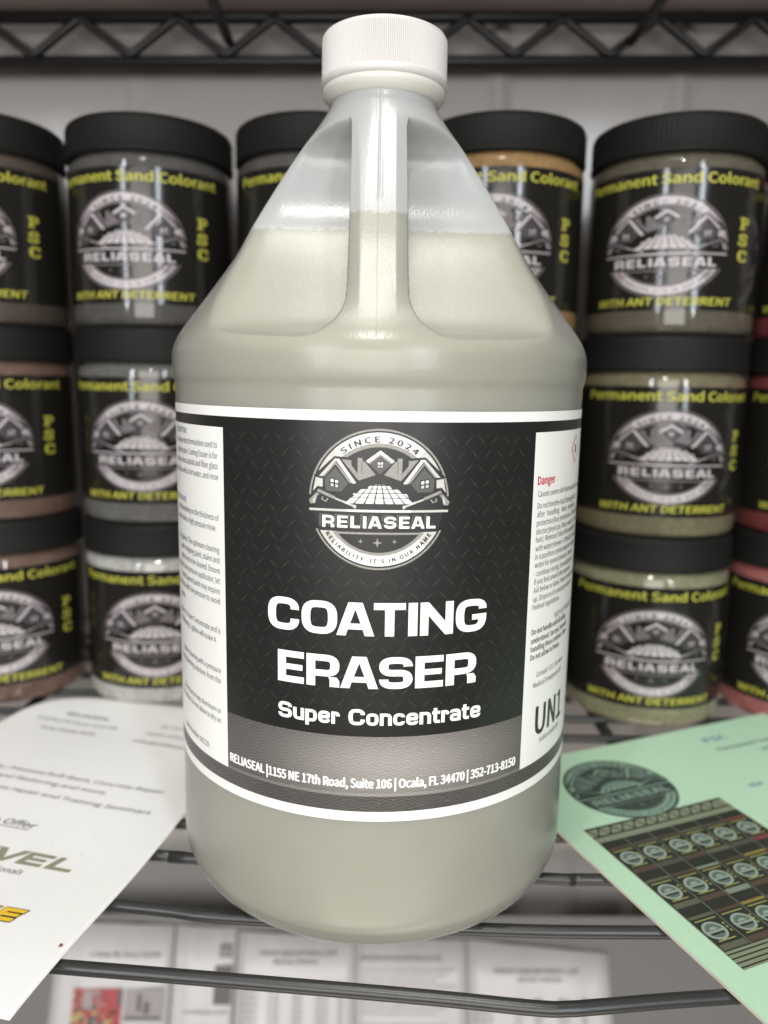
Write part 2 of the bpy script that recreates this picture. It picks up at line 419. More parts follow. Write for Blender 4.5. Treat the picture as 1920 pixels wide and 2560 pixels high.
# ------------------------------------------------------------------ the round emblem, unit radius
def emblem():
    P = Print(); G, M_, D, Wt, K = light_grey_ink, mid_grey_ink, dark_grey_ink, white_ink, black_ink
    def c(px, py): return ((px-818)/692, (824-py)/699)
    def pl(pts, m, layer, mirror=False):
        P.poly([c(*p) for p in pts], m, layer)
        if mirror: P.poly([c(1645-p[0], p[1]) for p in pts][::-1], m, layer)
    P.arc(0, 0, .965, .992, 3.2, 176.8, M_, 1, 80); P.arc(0, 0, .965, .992, 206, 334, M_, 1, 80)
    P.mesh([(.93*math.cos(2*math.pi*i/64), .93*math.sin(2*math.pi*i/64)) for i in range(64)], [tuple(range(64))], K, 1)
    P.arc(0, 0, .795, .94, 48, 132, Wt, 2); P.arc(0, 0, .795, .94, 19.5, 48, G, 2, 16); P.arc(0, 0, .795, .94, 132, 160.5, G, 2, 16)
    P.arc(0, 0, .74, .795, 42, 138, M_, 2)
    P.arc(0, 0, .79, .94, 0, 0, G, 2, cut=.447); P.arc(0, 0, .79, .94, 225, 315, Wt, 3)
    P.arc(0, 0, .745, .79, 0, 0, M_, 2, cut=.447)
    # bands across
    P.rect(-.985, -.168, .985, -.135, G, 5); P.rect(-.45, -.167, .45, -.136, Wt, 6)
    P.rect(-.60, -.485, .60, -.455, M_, 3)
    # houses
    for mir in (False, True):
        q = (lambda p: (1645-p[0], p[1])) if mir else (lambda p: p)
        def X(pts, m, layer): 
            pts = [c(*q(p)) for p in pts]; P.poly(pts[::-1] if mir else pts, m, layer)
        X([(175, 600), (385, 402), (560, 412), (660, 400), (822, 330), (822, 800), (640, 720), (470, 790), (275, 760), (270, 625), (200, 608)], K, 3)
        X([(455, 430), (548, 438), (548, 483), (610, 568), (622, 632), (600, 610)], M_, 4)
        X([(608, 412), (655, 414), (655, 445), (675, 447), (782, 575), (622, 632), (610, 568)], M_, 4)
        X([(648, 450), (654, 450), (654, 570), (648, 560)], D, 5)
        X([(232, 600), (388, 425), (404, 446), (275, 600)], G, 5)
        X([(388, 425), (430, 428), (597, 658), (566, 664), (404, 446)], Wt, 5)
        X([(398, 458), (566, 664), (528, 655), (395, 478), (286, 605), (276, 601)], M_, 5)
        X([(290, 620), (395, 510), (520, 665), (455, 745), (300, 745)], D, 5)
        for wx, wy, wm in ((350, 624, Wt), (394, 632, Wt), (350, 666, G), (394, 674, G)):
            X([(wx, wy), (wx+28, wy+5), (wx+28, wy+33), (wx, wy+28)], wm, 7)
        X([(340, 614), (432, 626), (432, 712), (340, 700)], K, 6)
        X([(200, 612), (271, 625), (270, 705), (215, 700), (172, 752)], G, 4)
        # spray gun
        X([(228, 725), (395, 795), (382, 820), (212, 752)], M_, 7)
        X([(385, 802), (475, 835), (470, 850), (392, 822)], G, 7); X([(475, 832), (575, 875), (568, 890), (470, 852)], G, 7)
        X([(574, 868), (602, 880), (596, 910), (580, 905), (566, 890)], G, 7)
        X([(205, 762), (240, 775), (215, 800), (196, 870), (150, 878), (133, 842), (180, 790)], M_, 7); X([(198, 790), (206, 795), (188, 872), (172, 850)], G, 8)
        X([(265, 800), (280, 806), (272, 826), (300, 838), (320, 812), (330, 816), (306, 852), (258, 832)], M_, 7)
        X([(195, 740), (230, 700), (410, 780), (600, 865), (600, 915), (470, 870), (300, 860), (200, 885), (128, 860), (128, 830)], K, 6)
    P.poly([c(*p) for p in [(690, 440), (825, 338), (825, 372), (710, 462)]], Wt, 5); P.poly([c(*p) for p in [(825, 338), (960, 440), (942, 460), (825, 372)]], Wt, 5)
    P.poly([c(*p) for p in [(712, 463), (825, 374), (825, 392), (728, 470)]], M_, 5); P.poly([c(*p) for p in [(825, 374), (940, 461), (925, 470), (825, 392)]], M_, 5)
    P.poly([c(*p) for p in [(726, 476), (825, 400), (924, 476), (825, 568)]], D, 5)
    P.poly([c(*p) for p in [(793, 447), (858, 447), (858, 510), (793, 510)]], K, 6)
    for wx in (800, 829):
        for wy, mm in ((453, Wt), (483, G)): P.poly([c(*p) for p in [(wx, wy), (wx+22, wy), (wx+22, wy+20), (wx, wy+20)]], mm, 7)
    # paved drive
    for k, (y0, y1, xa, xb) in enumerate([(668, 677, 755, 890), (683, 709, 705, 945), (716, 751, 640, 1010), (759, 797, 565, 1082), (804, 857, 528, 1114)]):
        def lx(n, y): return 822+(48.5+97*n)*(y-560)/(857-560)
        for n in range(-7, 7):
            g = 4+6*(y0-560)/300
            xl0, xr0, xl1, xr1 = lx(n, y0)+g*.6, lx(n+1, y0)-g*.6, lx(n, y1)+g, lx(n+1, y1)-g
            if xl0 < xa or xr0 > xb: 
                if xr0 > xb and xl0 < xb-20: xr0 = xb; xr1 = min(xr1, xb-30)
                elif xl0 < xa and xr0 > xa+20: xl0 = xa; xl1 = max(xl1, xa+30)
                else: continue
            if xr1 <= xl1: xr1 = xl1+2
            P.poly([c(*p) for p in [(xl1, y1), (xr1, y1), (xr0, y0), (xl0, y0)]], Wt if k else M_, 7)
    # name with cast outline, stars
    wide(P, 'RELIASEAL', c(815, 0)[0]-.026, c(0, 1090)[1], .178, 1.62, D, 4, gap=.24)
    wide(P, 'RELIASEAL', c(818, 0)[0]-.010, c(0, 1098)[1], .172, 1.60, K, 5, gap=.24)
    wide(P, 'RELIASEAL', c(822, 0)[0], c(0, 1101)[1], .170, 1.60, Wt, 6, gap=.26)
    for x, y, r in ((645, 1232, 28), (808, 1245, 50), (972, 1233, 28)):
        pts = []
        for i in range(8):
            rr = r if i % 2 == 0 else r*.30; a = math.pi/4*i; pts.append(c(x+rr*math.sin(a), y-rr*math.cos(a)))
        P.poly(pts[::-1], M_, 3)
    # lettering round the rings
    rr = .808
    def top(x, y): a = math.pi/2-x/rr; return ((rr+y)*math.cos(a), (rr+y)*math.sin(a))
    P.text('S I N C E   2 0 2 4', 0, 0, .078, K, width=1.09, bold=.10, layer=4, f=top)
    rb = .893
    def bot(x, y): a = -math.pi/2+x/rb; return ((rb-y)*math.cos(a), (rb-y)*math.sin(a))
    P.text("R E L I A B I L I T Y .   I T ' S   I N   O U R   N A M E", 0, 0, .054, K, width=1.77, bold=.10, layer=4, f=bot)
    return P
EMB = emblem()

# ------------------------------------------------------------------ walls and shelving (setting)
wall_mat = mat('wall_paint', (.32, .298, .282), .22, noise=.03, nscale=6, bump=.15, bscale=60)
def wall():
    bm = bmesh.new(); prof = []
    streak_ribs = ((-292, 1.6), (-168, 1.0), (-43, 1.3), (81, 3.6), (206, 3.6), (330, 1.5))  # added bulges in the wall, shaped to catch light as vertical streaks
    xs = sorted(set([-900, 900]+[x+d*1.0 for x, _ in streak_ribs for d in range(-22, 23)]))
    for x in xs: prof.append((x, 272-sum(h*math.exp(-((x-c)/6.5)**2) for c, h in streak_ribs)))
    rows = [[bm.verts.new((x, y, z)) for x, y in prof] for z in (-470, 700)]
    for a, b in zip(range(len(prof)-1), range(1, len(prof))):
        bm.faces.new((rows[0][a], rows[0][b], rows[1][b], rows[1][a]))
    back = [bm.verts.new((x, 290, z)) for z in (-470, 700) for x in (-900, 900)]
    bm.faces.new((back[1], back[0], back[2], back[3]))
    return tag(obj('wall', bm, wall_mat), kind='structure')
wall()
bm = box(bmesh.new(), -900, 900, -120, 270, -462, -450)
tag(obj('lower_board', bm, mat('lower_board_paint', (.33, .31, .30), .5, noise=.05, nscale=20), smooth=False), kind='structure')

# the shelf the jug stands on
shelf = empty('wire_shelf'); tag(shelf, 'grey black wire shelf whose thin rods carry the big jug and the jars', 'shelf')
WR = 2.25
rows = [[(-330, -98), (-240, -67), (-150, -71), (-99, -75.5), (9, -86.5), (50, -91.5), (61, -91.8), (72, -90.8), (114, -86.6), (240, -77), (330, -70)],
        [(-330, -12), (-240, -28), (-91, -45), (-50, -51), (44, -56.5), (104, -57.2), (240, -56), (330, -55)],
        [(-330, 5), (-240, 2), (-85, -14), (-74, -15.5), (67, -27), (91, -27.5), (240, -30), (330, -31)]]
rows[0][0] = (-330, -60)
rows += [[(-330, 30-i), (0, y), (330, y-3)] if i == 0 else [(-330, y+3), (0, y), (330, y-3)] for i, y in enumerate([4, 36, 67, 97, 122, 150, 179, 208, 237, 256])]
rows[3] = [(-330, 30), (0, 4), (330, -3)]
for r_ in rows:
    obj('rod', tube(smooth_pts([(x, y, -WR) for x, y in r_]), WR, 14), wire_black, shelf)
for bx in (-205, 134):
    obj('cross_bar', tube([(bx, 262, -WR*2-3.1), (bx, 30 if bx > 0 else -20, -WR*2-3.1)], 3.2, 12), wire_black, shelf)

# the shelf above: its rear truss and two bearers
ush = empty('upper_wire_shelf', (0, 255, 410)); tag(ush, 'black wire shelf rail with zigzag truss running across the top behind the jar lids', 'shelf')
def tz(x): return .0235*x
def uo(name, bm):
    return obj(name, bm, truss_black, ush)
uo('top_rail', tube([(-520, 0, 14.5+tz(-520)), (520, 0, 14.5+tz(520))], 4.0))
uo('bottom_rail', tube([(-520, 0, -12.5+tz(-520)), (520, 0, -12.5+tz(520))], 4.0))
zz = []
for k in range(-6, 8):
    xb = -227+62.8*(k+1); zz += [(xb, -9.6), (xb+31.4, 11.4)]
pts = []
for (x, z) in zz:
    s_ = 1 if z > 0 else -1
    pts += [(x-3.2, -4.5, z-s_*1.6+tz(x)), (x, -4.5, z+tz(x)), (x+3.2, -4.5, z-s_*1.6+tz(x))]
uo('zigzag_rod', tube(smooth_pts(pts, 2), 2.9, 10))
for bx, s_ in ((-99, 1), (163, 1)):
    o = uo('bearer', tube([(bx, -7, -3+tz(bx)), (bx, -120, -1+tz(bx))], 3.2))
shl = bmesh.new(); box(shl, -520, 520, -205, 12, 19.5, 22)
sl = obj('shelf_liner', shl, mat('liner_brown', (.66, .54, .50), .6, noise=.12, nscale=9), ush, smooth=False)
sl.rotation_euler = (0, -.0235, 0)

# ------------------------------------------------------------------ the big jug
def interp(tab, z):
    """monotone cubic through the table"""
    n = len(tab)
    if z <= tab[0][0]: return tab[0][1]
    if z >= tab[-1][0]: return tab[-1][1]
    for i in range(n-1):
        if z <= tab[i+1][0]: break
    def sec(k): return (tab[k+1][1]-tab[k][1])/(tab[k+1][0]-tab[k][0])
    def tan(k):
        if k == 0 or k == n-1: return sec(0 if k == 0 else n-2)
        a, b = sec(k-1), sec(k)
        return 0 if a*b <= 0 else 2*a*b/(a+b)
    h = tab[i+1][0]-tab[i][0]; t = (z-tab[i][0])/h; y0, y1 = tab[i][1], tab[i+1][1]; m0, m1 = tan(i)*h, tan(i+1)*h
    return y0*(2*t**3-3*t*t+1)+m0*(t**3-2*t*t+t)+y1*(-2*t**3+3*t*t)+m1*(t**3-t*t)
PROF = [(0, 64), (.6, 67), (2, 69.6), (5, 72.6), (9, 74.8), (13, 75.9), (17, 76.15), (48, 76.0), (187, 76.0), (188.4, 76.3), (189.8, 76.75), (193, 77.0), (197, 76.9), (200, 76.2), (203, 74.9), (206, 73.0), (209, 70.8), (212, 68.5), (216, 65.5),
        (222, 61.0), (232, 53.9), (242, 48.2), (254, 40.8), (264, 34.3), (272, 28.8), (278, 24.3), (282, 21.6), (285, 20.0), (288, 19.4), (293, 19.2)]
def clip_y(z):
    return 10.5+7*math.log(1+math.exp((243-z)*1.03/7))+22*math.exp(-(z-201)/1.4)+(40*((z-262)/20)**3 if z > 262 else 0)
def sstep(a, b, x): t = min(1, max(0, (x-a)/(b-a))); return t*t*(3-2*t)
def jug_r(th, z, inset=0):
    rf = interp(PROF, z)
    if z < 199.5 or z > 288: 
        r = rf
    else:
        ct = math.cos(th); lat = abs(rf*math.sin(th)+1.5)
        rs = rf
        if ct > .02:
            cl = clip_y(z)/ct; k = 6.5*sstep(200, 222, z)+.5
            h = max(0, min(1, .5+.5*(cl-rf)/k)); rs = cl*(1-h)+rf*h-k*h*(1-h)
        w = 10.2 + (15*(1-math.sqrt(max(0, 1-min(1, (214.5-z)/13.2)**2))) if z < 214.5 else 0) + (12*(max(0, z-277)/8.)**2 if z > 277 else 0)
        mask = 1-sstep(w-.6, w+.9, lat) if ct > 0 else 0
        fade = sstep(206, 222, z)*(1-sstep(272, 279, z))
        drop = 0 if lat < 5.6 else min(3.2, (lat-5.6)*.60)
        yh = rf-drop-.35
        rh = min(rf, yh/max(.3, ct)) ; rh = rf*(1-fade)+rh*fade
        r = rs*(1-mask)+rh*mask
        # parting line down the handle
        xs_ = rf*math.sin(th)+1.5
        if ct > 0: r -= .13*math.exp(-(xs_/.20)**2)*sstep(199, 203, z)*(1-.6*sstep(244, 250, 494-z))
        if ct > 0: r += .07*(math.exp(-((xs_-.8)/.35)**2)+math.exp(-((xs_+.8)/.35)**2))*sstep(244.5, 247, z)
    # shallow label recess line
    return r-inset
def thetas():
    a = [-.07+i*.0035 for i in range(41)]
    b = []; t = .07
    while t < .62: t += .0055; b.append(t)
    while t < 1.75: t += .02; b.append(t)
    while t < math.pi-.05: t += .045; b.append(t)
    return sorted([-x for x in b]+a+b)
def jug_surface(z0, z1, inset, step=1.3):
    bm = bmesh.new(); T = thetas(); zs = []; z = z0
    while z < z1:
        zs.append(z); z += (.5 if z < 16 else 8 if z < 176 else .8 if z < 198 else .3 if z < 216 else .8)
    zs.append(z1); rows = []
    if z1 > 250: zs = sorted(set(q for q in zs if abs(q-242.2) > .2) | {242.2})
    for z in zs:
        row = []
        for t in T:
            r = jug_r(t, z, inset)-(6*(1-z/13)**2 if inset and z < 13 else 0); row.append(bm.verts.new((r*math.sin(t), -r*math.cos(t), z)))
        rows.append(row)
    n = len(T)
    for a, b in zip(rows, rows[1:]):
        for i in range(n):
            j = (i+1) % n; bm.faces.new((a[i], a[j], b[j], b[i]))
    return bm, rows
jug = empty('jug'); tag(jug, 'large frosted plastic jug of pale liquid with white cap and black label', 'jug')
bm, rows_ = jug_surface(0, 292, 0); bm.faces.new(rows_[0][::-1])
obj('body', bm, jug_plastic, jug)
bm, rows_ = jug_surface(1.5, 242.2, 1.3); bm.faces.new(rows_[0][::-1]); bm.faces.new(rows_[-1])
obj('liquid', bm, liquid_mat, jug, angle=50)
# neck ring and cap
obj('neck_ring', lathe([(19.2, 287.0), (20.2, 287.5), (22.0, 289.5), (22.4, 290.6), (22.3, 291.6), (19.5, 291.8)], 96), ring_plastic, jug)
ns = 1320
def rib(r, z, i): return r-(.55*(0, 0, .35, 1, .35, 0)[i % 6] if 294.4 < z < 307.6 else 0)
prof = [(18, 291.8), (21.8, 291.7), (22.7, 292.2), (22.8, 293.6), (22.6, 294.3), (22.55, 294.8), (22.5, 307.4), (22.4, 308.4), (22.0, 309.1), (21.0, 309.6), (18, 309.8), (6, 309.9)]
bm = lathe(prof, ns, cap_top=True, rfun=rib)
obj('cap', bm, cap_plastic, jug, angle=60)

# label: sheet in regions, then print on it
UM = math.pi*76.12*.97
lab = Print()
usplits = [-UM, -53.7, 53.5, UM]
def cells(u0, u1, v0, v1, m): lab.rect(u0, v0, u1, v1, m, 1)
cells(-UM, UM, 50.8, 54.1, label_white); cells(-UM, UM, 177.2, 180.3, label_white)
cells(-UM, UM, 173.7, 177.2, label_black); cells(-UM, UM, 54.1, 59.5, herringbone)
cells(-UM, -53.7, 59.5, 173.7, label_white); cells(53.5, UM, 59.5, 173.7, label_white)
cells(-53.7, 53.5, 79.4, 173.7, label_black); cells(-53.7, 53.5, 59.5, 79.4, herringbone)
lobj = lab.build('label', cyl(76.0, .12), jug, step=1.6, uv=True)
lobj.data.polygons.foreach_set('use_smooth', [True]*len(lobj.data.polygons))
LB = cyl(76.13, .03)
pp = Print()
rnd = random.Random(2)
for i in range(-13, 14):
    for j in range(22):
        u = i*4.5+(.0 if j % 2 else 2.25); v = 81.5+j*4.3
        if abs(u) > 51 or v > 172 or v < 82: continue
        if math.hypot(u, v-154) < 23.5: continue
        a = R(45 if (i+j) % 2 else -45)+rnd.uniform(-.05, .05); L_ = 2.15; t_ = .12
        ca, sa = math.cos(a), math.sin(a)
        pp.poly([(u+x*ca-y*sa, v+x*sa+y*ca) for x, y in ((-L_, -t_*.2), (0, -t_), (L_, -t_*.2), (L_, t_*.2), (0, t_), (-L_, t_*.2))], plate_ink, 1)
pp.build('diamond_pattern', LB, lobj, step=3)
pr = Print()
wide(pr, 'COATING', 0.0, 112.1, 10.5, 71.0, white_ink)
wide(pr, 'ERASER', 0.2, 95.2, 10.3, 64.4, white_ink)
wide(pr, 'Super Concentrate', 1.4, 83.2, 5.3, 66.6, white_ink, gap=.085)
pr.text('RELIASEAL |1155 NE 17th Road, Suite 106 | Ocala, FL 34470 | 352-713-8150', -.8, 62.3, 2.95, white_ink, width=103.2, bold=.085)
pr.build('product_name', LB, lobj, step=1.6)
em = Print(); em.add(EMB, lambda x, y: (x*21.35-.2, 154.0+y*21.3))
em.build('emblem', LB, lobj, step=1.6)
sm = Print()
LT = [(-78.1, 170.4, 'DESCRIPTION:'), (-56.8, 167.0, 'is a heavy-duty formulation used to'), (-56.7, 163.5, 'and dirt/stain. Coating Eraser is for'), (-56.6, 160.2, 'can also clean asphalt and fiber glass'), (-56.5, 156.7, 'used cold as well as hot water, and rinse'),
      (-79.6, 146.6, 'DIRECTIONS FOR USE:'), (-56.5, 143.4, 'need depending on the thickness of'), (-58.1, 139.9, 'brush or utilize a high pressure rinse.'), (-56.5, 132.8, 'to 5 gallons. The optimum cleaning'), (-56.6, 129.4, 'when stripping paint, stains and'),
      (-56.5, 125.9, 'entire area to be cleaned. Broom'), (-56.5, 122.5, 'apply with a low pressure applicator, let'), (-56.6, 119.0, 'if multi layered paint may require'), (-56.7, 115.6, 'more. Rinse with low pressure to avoid'), (-84.2, 111.5, 'streaks.'),
      (-56.7, 105.5, 'product is a Super Concentrate and is'), (-59.0, 101.9, 'the following: 1 gallon will make 4.'), (-56.9, 91.7, 'before cleaning with a pressure'), (-57.0, 88.1, 'strong cleaning solutions from the'), (-57.1, 77.4, 'Do not use on any aluminum or'),
      (-57.2, 74.0, 'hot surfaces. Do not allow to dry on'), (-64.9, 62.6, 'Batch Number: 042225')]
for u, v, s_ in LT: sm.text(s_, u, v, 1.95, text_grey, align='R', sx=.80, layer=2, bold=.006)
RT = [(56.2, 152.9, 'Causes severe skin burns and eye damage'), (56.2, 149.0, 'Do not breathe dust/fume/gas/mist'), (56.2, 146.2, 'after   handling.   Wear   protective'), (56.2, 143.3, 'protection/face protection. IF SWALLOWED'), (56.2, 140.5, 'doctor/physician. Rinse mouth. If on skin'),
      (56.2, 137.8, 'hair): Remove/Take off immediately all'), (56.2, 134.9, 'with water/shower. IF INHALED: Remove'), (56.3, 132.1, 'in a position comfortable for breathing'), (56.3, 129.3, 'water for several minutes. Remove'), (56.3, 126.4, '- continue rinsing. Immediately call'),
      (56.3, 123.6, 'if you feel unwell after exposure'), (56.3, 120.8, 'Aid below or label). Wash contaminated'), (56.3, 117.8, 'up. Dispose of contents/container in'), (56.1, 115.0, 'Federal regulations.'), (71.8, 109.2, 'KEEP OUT OF REACH OF'),
      (60.5, 90.7, 'Consult S.D.S. for more'), (58.9, 87.1, 'Medical Emergency call'), (64.5, 65.8, 'Sodium hydroxide')]
for u, v, s_ in RT: sm.text(s_, u, v, 1.85, text_grey, align='L', sx=.82, layer=2, bold=.006)
for u, v, s_ in [(56.4, 106.4, 'Do not handle until all safety'), (56.4, 103.3, 'understood. Use eye, face and'), (56.4, 100.4, 'handling these contents. Store'), (56.4, 97.5, 'Do not allow to freeze.')]:
    sm.text(s_, u, v, 1.85, black_ink, align='L', sx=.82, layer=2, bold=.03)
sm.text('Danger', 55.8, 156.9, 2.6, red_ink, align='L', sx=.9, bold=.06)
sm.text('UN1', 61.6, 69.4, 10.2, black_ink, align='L', sx=.88, bold=.05)
for k, (r_, mm) in enumerate(((5.0, red_ink), (4.3, label_white))):
    sm.poly([(84.5+r_, 167), (84.5, 167+r_), (84.5-r_, 167), (84.5, 167-r_)], mm, 2+k)
sm.poly([(83.5, 165.6), (85.5, 165.6), (85.5, 168.4), (83.5, 168.4)], dark_grey_ink, 4)
sm.build('side_text', LB, lobj, step=2.4)

# ------------------------------------------------------------------ jars of sand colorant
JR = 45.3; JH = 108.0
def jar_print():
    P = Print(); y = yellow_ink
    P.text('Permanent Sand Colorant', 2, 73.6, 4.7, y, width=101, bold=.055, layer=2)
    for i, ch in enumerate('PSC'):
        yy = 52.2-7.9*i; k = 5.9; f = lambda a, b_, yy=yy: (39.2+a*6.3, yy+b_*k)
        if ch == 'P':
            P.poly([f(*q) for q in ((.16, 0), (.46, 0), (.46, 1), (.16, 1))], y, 2)
            P.poly([f(*q) for q in ((0, 0), (.16, 0), (.16, .13), (0, .13))], y, 2); P.poly([f(*q) for q in ((.46, 0), (.64, 0), (.64, .13), (.46, .13))], y, 2)
            P.poly([f(*q) for q in ((0, .87), (.16, .87), (.16, 1), (0, 1))], y, 2)
            stroke(P, [(.46, .93, 0), (.90, .93, .3), (.90, .46, .3), (.46, .46, 0)], .14, .30, y, 2, f)
        elif ch == 'S':
            stroke(P, [(.94, .66, 0), (.84, .92, .2), (.17, .92, .3), (.17, .54, .3), (.86, .46, .3), (.86, .08, .3), (.12, .08, .2), (.05, .34, 0)], .16, .28, y, 2, f)
        else:
            stroke(P, [(.95, .66, 0), (.95, .92, .3), (.17, .92, .4), (.17, .08, .4), (.95, .08, .3), (.95, .32, 0)], .15, .32, y, 2, f)
    P.text('WITH ANT DETERRENT', 0, 14.2, 3.7, y, width=73, bold=.055, layer=2, slant=.15)
    mm = {white_ink: jar_logo_white, light_grey_ink: jar_logo_light, mid_grey_ink: jar_logo_mid, dark_grey_ink: jar_logo_dark, black_ink: jar_label}
    P.add(EMB, lambda a, b: (a*32.5, 43.4+b*25.6), mm)
    return P
jl = Print(); JU = math.pi*JR*.94
jl.rect(-JU, 11.6, JU, 80.8, jar_label, 1)
SAND = {'grey': (.125, .12, .11), 'slate': (.075, .07, .065), 'brown': (.15, .085, .06), 'darkbrown': (.07, .05, .035), 'palegrey': (.46, .455, .42), 'silver': (.30, .30, .28), 'gold': (.33, .19, .07), 'umber': (.10, .085, .055),
        'olive': (.17, .145, .08), 'sage': (.24, .235, .135), 'red': (.20, .03, .03), 'rose': (.34, .10, .09)}
def sand(n): return mat('sand_'+n, tuple(c*.72 for c in SAND[n]), .75, coat=1, coat_rough=.06, noise=.22, nscale=260, bump=.0)
def make_jar():
    t = empty('jar')
    prof = [(30, .0), (41, .0), (43.6, .8), (44.8, 2.4), (45.2, 4.5), (45.2, 84), (44.8, 85.5), (43.2, 87.4), (42.4, 88.4), (42.2, 92)]
    b = obj('container', lathe(prof, 72, cap_bottom=True), sand('grey'), t, angle=60)
    seg = 720
    def rr(r, z, i): return r-(.28*(.5-.5*math.cos(2*math.pi*i/6)) if 90.6 < z < 104.5 else 0)
    obj('lid', lathe([(42.5, 88.6), (45.4, 88.7), (46.0, 89.4), (46.0, 90.5), (45.8, 90.7), (45.8, 104.2), (45.6, 105.0), (44.9, 106.6), (43.4, 107.7), (41.4, 108.0), (39, 107.4), (10, 107.4)], seg, cap_top=True, rfun=rr), lid_black, t, angle=60)
    l = jl.build('label', cyl(JR, .12), t, step=3.2); l.data.polygons.foreach_set('use_smooth', [True]*len(l.data.polygons))
    J = jar_print(); J.build('label_print', cyl(JR+.12, .04), l, step=2.6)
    return t
proto = make_jar()
def children(o): return [c for c in bpy.data.objects if c.parent == o]
KIDS = {}
def tree(o): return (o, [tree(c) for c in children(o)])
PT = tree(proto)
def copy_tree(t, parent=None):
    o, ch = t; c = o.copy(); col.objects.link(c); c.parent = parent
    for k in ch: copy_tree(k, c)
    return c
COLS = [(-228, 170), (-130, 171), (-34, 164), (68, 156), (163, 149.5), (259, 147)]
ROT = {(0, 2): -21, (1, 2): -19, (2, 2): 0, (3, 2): -4, (4, 2): -4, (5, 2): -8,
       (0, 1): -16, (1, 1): -14, (2, 1): 3, (3, 1): -5, (4, 1): 9, (5, 1): 6,
       (0, 0): -9, (1, 0): -8, (2, 0): 2, (3, 0): 4, (4, 0): 9, (5, 0): 5}
CS = {(0, 2): 'darkbrown', (1, 2): 'slate', (2, 2): 'slate', (3, 2): 'gold', (4, 2): 'umber', (5, 2): 'red',
      (0, 1): 'brown', (1, 1): 'grey', (2, 1): 'grey', (3, 1): 'gold', (4, 1): 'olive', (5, 1): 'red',
      (0, 0): 'brown', (1, 0): 'palegrey', (2, 0): 'silver', (3, 0): 'olive', (4, 0): 'sage', (5, 0): 'rose'}
LAB = {(0, 2): 'dark brown sand jar cut off by the left edge, topmost there', (1, 2): 'topmost jar of the second stack from the left, with dark grey sand',
       (2, 2): 'topmost grey sand jar half hidden behind the left slope of the jug', (3, 2): 'topmost jar with orange gold sand just right of the jug handle',
       (4, 2): 'topmost jar of dark umber sand, whole label in view right of the jug', (5, 2): 'topmost jar of red sand at the far right edge',
       (0, 1): 'brown sand jar cut off by the left edge, middle of its stack', (1, 1): 'middle jar of the stack left of the jug, with grey sand',
       (2, 1): 'middle jar directly behind the jug, left of the orange sand stack', (3, 1): 'middle jar behind the jug, under the jar of orange gold sand',
       (4, 1): 'middle jar of olive tan sand right of the jug', (5, 1): 'middle jar of red sand cut off by the right edge',
       (0, 0): 'brown sand jar cut off by the left edge, lowest, behind the white sheet', (1, 0): 'lowest jar of pale grey sand close left of the jug label',
       (2, 0): 'lowest jar directly behind the jug, under two grey sand jars', (3, 0): 'lowest jar behind the jug, in the stack topped by orange sand',
       (4, 0): 'lowest jar of sage green tan sand behind the mint green booklet', (5, 0): 'lowest jar of pinkish red sand cut off by the right edge'}
first = True
jr = random.Random(7)
for (ci, ri) in sorted(CS):
    X, Y = COLS[ci]
    o = proto if first else copy_tree(PT); first = False
    dx, dy = (0, 0) if ri == 0 else (jr.uniform(-1.2, 1.2), jr.uniform(-1, 1))
    o.location = Vector((X+dx, Y+dy, ri*JH))*MM
    # turn towards the viewer's line of sight plus the jar's own turn
    base = -math.atan2(X-CAM.x, Y-CAM.y)
    o.rotation_euler = (0, 0, base+R(ROT[(ci, ri)]))
    for c in (children(o)):
        if c.name.startswith('container'):
            c.material_slots[0].link = 'OBJECT'; c.material_slots[0].material = sand(CS[(ci, ri)])
    tag(o, 'black lidded '+LAB[(ci, ri)] if not LAB[(ci, ri)].startswith(('topmost', 'middle', 'lowest')) else LAB[(ci, ri)], 'jar', 'jars of sand colorant stacked three high')

# ------------------------------------------------------------------ loose white sheet on the left
paper = mat('white_paper', (.80, .80, .78), .55, noise=.015, nscale=800, bump=.08, bscale=500)
sheet = empty('paper_sheet', (-82.4, 5.3, 0), R(-12.9))
tag(sheet, 'white printed sheet lying on the shelf rods left of the jug', 'paper')
def sheet_z(x, y):
    return 1.3+.5*math.sin(x*.05)*math.cos(y*.04)+.7*math.sin(y*.062+.6)*sstep(-70, 0, x)+1.6*sstep(70, 107, y)
def sheet_top(x):
    d = max(0, min(1, (-101-x)/38.7)); return 107-44*(1-(1-d**2.5)**(1/2.5))
bm = bmesh.new(); nx, ny = 60, 60; G_ = {}
for i in range(nx+1):
    for j in range(ny+1):
        x = -139.7*(1-(i/nx)) ; yt = sheet_top(x); y = -109+(yt+109)*j/ny
        G_[i, j] = bm.verts.new((x, y, sheet_z(x, y)))
for i in range(nx):
    for j in range(ny):
        bm.faces.new((G_[i, j], G_[i+1, j], G_[i+1, j+1], G_[i, j+1]))
so = obj('page', bm, paper, sheet)
md = so.modifiers.new('thickness', 'SOLIDIFY'); md.thickness = .0002; md.offset = -1
def smap(x, y, l): 
    y2 = y-.045*x*sstep(-60, 0, y); return (x, y2, sheet_z(x, y2)+.10+.04*l)
sp_ = Print(); tk = mat('sheet_text_ink', (.13, .13, .13), .6); kh = mat('khaki_ink', (.27, .255, .175), .5)
